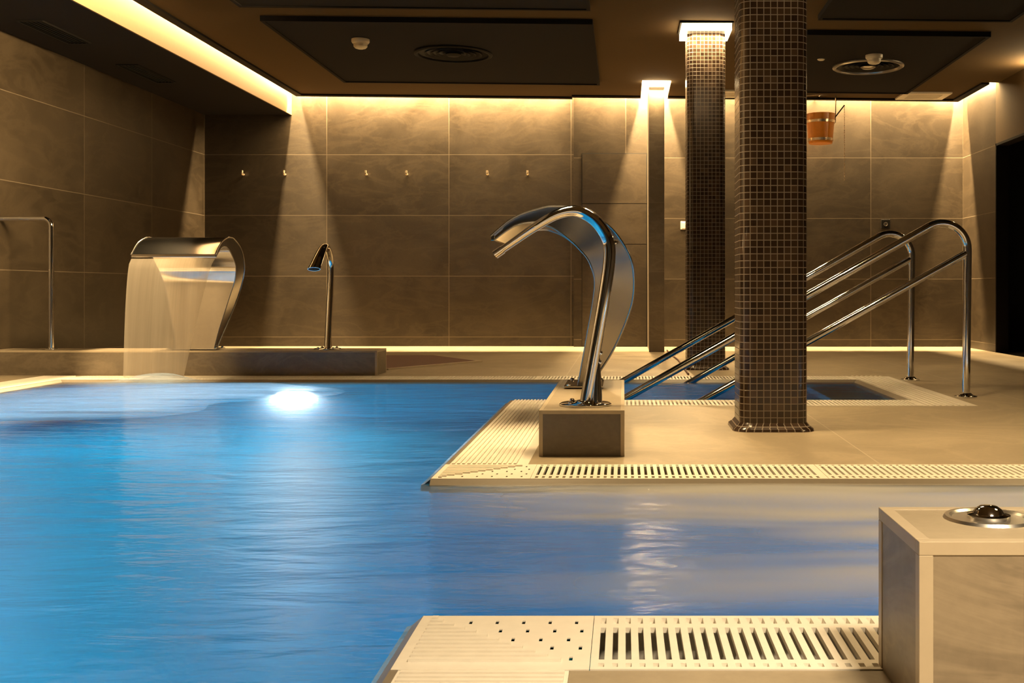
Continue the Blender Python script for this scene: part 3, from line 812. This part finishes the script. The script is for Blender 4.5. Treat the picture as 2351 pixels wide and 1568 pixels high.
# ------------------------------------------------------------------ small things on the back wall
def hook(label, x):
    t = thing('wall_hook', label, 'hook', (x, YB, 1.695), 0, 'robe hooks on the back wall')
    bm = B(); lathe(bm, [(0.0, -0.004), (0.012, -0.004), (0.012, 0.0), (0.0, 0.0)], 14)
    bmesh.ops.rotate(bm, verts=bm.verts, matrix=Matrix.Rotation(PI/2, 3, 'X')); obj('rosette', bm, 'chrome', t, smooth=True)
    bm = B(); tube(bm, catmull([(0, -0.002, 0), (0, -0.035, -0.006), (0, -0.05, 0.004), (0, -0.052, 0.036)], 4), 0.010, n=10, side=Vector((1, 0, 0))); obj('peg', bm, 'hoop', t, smooth=True)
    return t
hk = None
for lb, x in (('small wall hook in the dark corner, left of its pair', -3.75), ('small wall hook at the edge of the dark corner', -3.34), ('wall hook left of the middle pair', -2.537), ('wall hook right of the middle pair', -2.137), ('wall hook left of the pair above the hood fountain', -1.342), ('wall hook right of the pair above the hood fountain', -0.946)):
    if hk is None: hk = hook(lb, x)
    else: dup(hk, (x, YB, 1.695), 0, lb)
t = thing('light_switch', 'small white switch on the back wall beside the far mosaic column', 'switch', (0.595, YBR, 1.187))
bm = B(); box(bm, -0.04, 0.04, -0.010, 0, -0.04, 0.04); obj('plate', bm, 'white_plastic', t, bevel=.004)
bm = B(); box(bm, -0.026, 0.026, -0.014, -0.010, -0.03, 0.03); obj('rocker', bm, 'white_plastic', t, bevel=.002)
t = thing('wall_socket', 'small dark socket plate on the back wall behind the handrails', 'socket', (2.563, YBR, 1.20))
bm = B(); box(bm, -0.045, 0.045, -0.012, 0, -0.045, 0.045); obj('plate', bm, 'dark_metal', t, bevel=.004)
bm = B(); lathe(bm, [(0.020, 0.0), (0.020, 0.004), (0.016, 0.004), (0.014, 0.001), (0.0, 0.001)], 20); bmesh.ops.rotate(bm, verts=bm.verts, matrix=Matrix.Rotation(PI/2, 3, 'X')); bmesh.ops.translate(bm, verts=bm.verts, vec=(0, -0.012, 0)); obj('outlet', bm, 'ring_metal', t)

# shower bucket
t = thing('shower_bucket', 'orange wooden tipping bucket high on the back wall', 'bucket', (1.87, 10.36, 1.945))
def bucket_wall():
    bm = B(); n = 44; rings = []
    for r, z in ((0.0, 0.0), (0.108, 0.0), (0.112, 0.01), (0.137, 0.28), (0.128, 0.28), (0.103, 0.02), (0.0, 0.02)):
        rings.append([bm.verts.new(((r+(0.0016 if k % 4 < 2 else 0))*math.cos(2*PI*k/n), (r+(0.0016 if k % 4 < 2 else 0))*math.sin(2*PI*k/n), z)) for k in range(n)] if r > 0 else [bm.verts.new((0, 0, z))])
    for a, b in zip(rings, rings[1:]):
        for i in range(n):
            j = (i+1) % n
            if len(a) == 1: bm.faces.new((a[0], b[j], b[i]))
            elif len(b) == 1: bm.faces.new((a[i], a[j], b[0]))
            else: bm.faces.new((a[i], a[j], b[j], b[i]))
    return bm
obj('bucket_body', bucket_wall(), 'copper', t)
for z, r in ((0.035, 0.1165), (0.205, 0.1325)):
    bm = B(); lathe(bm, [(r, -0.012), (r+.004, -0.012), (r+.0055, 0.012), (r, 0.012), (r, -0.012)], 40, (0, 0, z)); obj('hoop', bm, 'hoop', t, smooth=True)
bm = B()
tube(bm, [(0.0, 0.315, 0.47), (0.0, 0.14, 0.47), (0.0, 0.0, 0.47)], 0.010, n=10, side=Vector((1, 0, 0)))
tube(bm, [(-0.14, 0.0, 0.20), (-0.15, 0, 0.30), (-0.15, 0.0, 0.46), (0.135, 0.0, 0.47), (0.145, 0, 0.45), (0.140, 0.0, 0.20)], 0.006, n=8)
obj('bracket', bm, 'chrome', t, smooth=True)
bm = B(); tube(bm, [(0.125, 0, 0.235), (0.225, -0.01, 0.365)], 0.006, n=8); obj('pull_arm', bm, 'dark_metal', t, smooth=True)
bm = B()
for k in range(46):
    z = 0.355-k*0.0155
    lathe(bm, [(0.0, -0.006), (0.0036, -0.004), (0.0042, 0), (0.0036, 0.004), (0.0, 0.006)], 6, (0.225, -0.01, z))
obj('pull_chain', bm, 'hoop', t)

# ------------------------------------------------------------------ ceiling fittings
def round_vent(label, x, y, r, metal, zoff=-0.03):
    t = thing('ceiling_vent', label, 'vent', (x, y, zc(x)+zoff), 0, 'round ceiling vents')
    bm = B(); lathe(bm, [(r, 0.0), (r, -0.012), (r-.012, -0.020), (r-.03, -0.016), (r-.034, -0.002), (r, 0.0)], 56); obj('outer_ring', bm, metal, t, smooth=True)
    bm = B(); lathe(bm, [(0.0, -0.001), (r-.034, -0.001), (r-.034, -0.0005), (0, -0.0005)], 56); obj('backing', bm, 'black', t)
    for k in range(4):
        q = (r-.05)*(0.80-0.18*k)
        bm = B(); lathe(bm, [(q, -0.002), (q+.016, -0.010), (q+.020, -0.013), (q+.004, -0.006), (q, -0.002)], 48); obj('louvre_ring', bm, 'dark_metal', t, smooth=True)
    bm = B(); lathe(bm, [(0.0, -0.024), (0.045, -0.022), (0.060, -0.012), (0.060, -0.002), (0.0, -0.002)], 28); obj('hub', bm, metal if metal != 'dark_metal' else 'dark_metal', t, smooth=True)
    return t
round_vent('round dark ceiling vent beside the smoke detector, left ceiling panel', -1.335, 8.55, 0.305, 'dark_metal')
round_vent('round ceiling vent with shiny grey ring on the right ceiling panel', 1.985, 8.86, 0.285, 'ring_metal')
def detector(label, x, y, zoff=-0.03):
    t = thing('smoke_detector', label, 'smoke detector', (x, y, zc(x)+zoff), 0, 'ceiling smoke detectors')
    bm = B(); lathe(bm, [(0.0, 0.0), (0.066, 0.0), (0.066, -0.020), (0.060, -0.030), (0.0, -0.030)], 32); obj('base', bm, 'white_plastic', t, smooth=True)
    bm = B(); lathe(bm, [(0.052, -0.030), (0.050, -0.055), (0.040, -0.066), (0.022, -0.072), (0.0, -0.072)], 32); obj('sensor_head', bm, 'white_plastic', t, smooth=True)
    return t
d1 = detector('white smoke detector on the left ceiling panel', -1.955, 8.10)
d2 = dup(d1, (1.94, 8.45, zc(1.94)-.03), 0, 'white smoke detector on the right ceiling panel')
t = thing('ceiling_spot', 'tiny round spotlight on the right ceiling panel', 'spotlight', (1.56, 8.62, zc(1.56)-.03))
bm = B(); lathe(bm, [(0.0, -0.010), (0.020, -0.010), (0.028, -0.006), (0.030, 0.0), (0, 0)], 24); obj('bezel', bm, 'white_plastic', t, smooth=True)
def air_grille(label, x, y, hx, hy):
    t = thing('air_grille', label, 'air grille', (x, y, zc(x)), 0, 'white ceiling air grilles')
    bm = B(); w_ = 0.07
    for q in ((-hx, hx, -hy, -hy+w_), (-hx, hx, hy-w_, hy), (-hx, -hx+w_, -hy+w_, hy-w_), (hx-w_, hx, -hy+w_, hy-w_)): box(bm, *q, -0.018, 0.0)
    obj('frame', bm, 'white_plastic', t, bevel=.003)
    bm = B(); box(bm, -hx+w_, hx-w_, -hy+w_, hy-w_, -0.003, 0.0); obj('backing', bm, 'dark_metal', t)
    n = 5
    for k in range(n):
        y_ = -hy+w_+(k+.5)*(2*hy-2*w_)/n
        bm = B(); tilt_box(bm, -hx+w_, hx-w_, y_-.012, y_+.012, -0.014, -0.009, lambda x: 0.0); obj('slat', bm, 'white_plastic', t)
    return t
air_grille('white square ceiling grille in the right corner of the ceiling', 2.83, 10.30, 0.225, 0.17)
air_grille('white ceiling grille seen between the two mosaic columns', 0.98, 10.30, 0.20, 0.17)
def slot_vent(label, y0, y1):
    t = thing('slot_vent', label, 'vent', (-3.80, (y0+y1)/2, 2.285), 0, 'dark slot vents in the bulkhead')
    L = (y1-y0)/2
    bm = B()
    for q in ((-0.085, 0.085, -L, -L+.015), (-0.085, 0.085, L-.015, L), (-0.085, -0.07, -L+.015, L-.015), (0.07, 0.085, -L+.015, L-.015)): box(bm, *q, -0.010, 0)
    obj('frame', bm, 'dark_metal', t)
    bm = B(); box(bm, -0.07, 0.07, -L+.015, L-.015, -0.002, 0); obj('backing', bm, 'black', t)
    for k in range(5):
        bm = B(); x = -0.056+k*0.028; box(bm, x-.004, x+.004, -L+.015, L-.015, -0.008, -0.002); obj('fin', bm, 'dark_metal', t)
    return t
slot_vent('dark slot vent in the bulkhead, nearer to the viewer', 6.97, 7.62)
slot_vent('dark slot vent in the bulkhead, nearer to the back wall', 8.34, 9.06)

# flat brown patch with pale edge and thin brown line on the far deck
t = thing('floor_patch', 'flat dark reddish brown patch on the far deck behind the long plinth', 'mat', (0, 0, 0))
bm = B(); prism(bm, [(-2.45, 7.75), (-1.66, 7.62), (-1.13, 8.42), (-1.60, 9.15), (-2.6, 9.1)], 0.0005, 0.010); obj('patch_body', bm, 'patch_brown', t)
bm = B(); prism(bm, [(-1.665, 7.59), (-1.635, 7.58), (-1.09, 8.42), (-1.13, 8.43)], 0.0005, 0.012); obj('pale_edge', bm, 'edge_trim', t)
bm = B(); tube(bm, [(0.395, 9.95, 0.007), (0.40, 9.3, 0.007), (0.43, 8.6, 0.007), (0.425, 7.9, 0.007), (0.425, 7.15, 0.007)], 0.006, n=8, side=Vector((1, 0, 0)))
tag(obj('deck_line', bm, 'deck_line', smooth=True), 'thin brown line along the deck behind the handrails', 'deck_line')
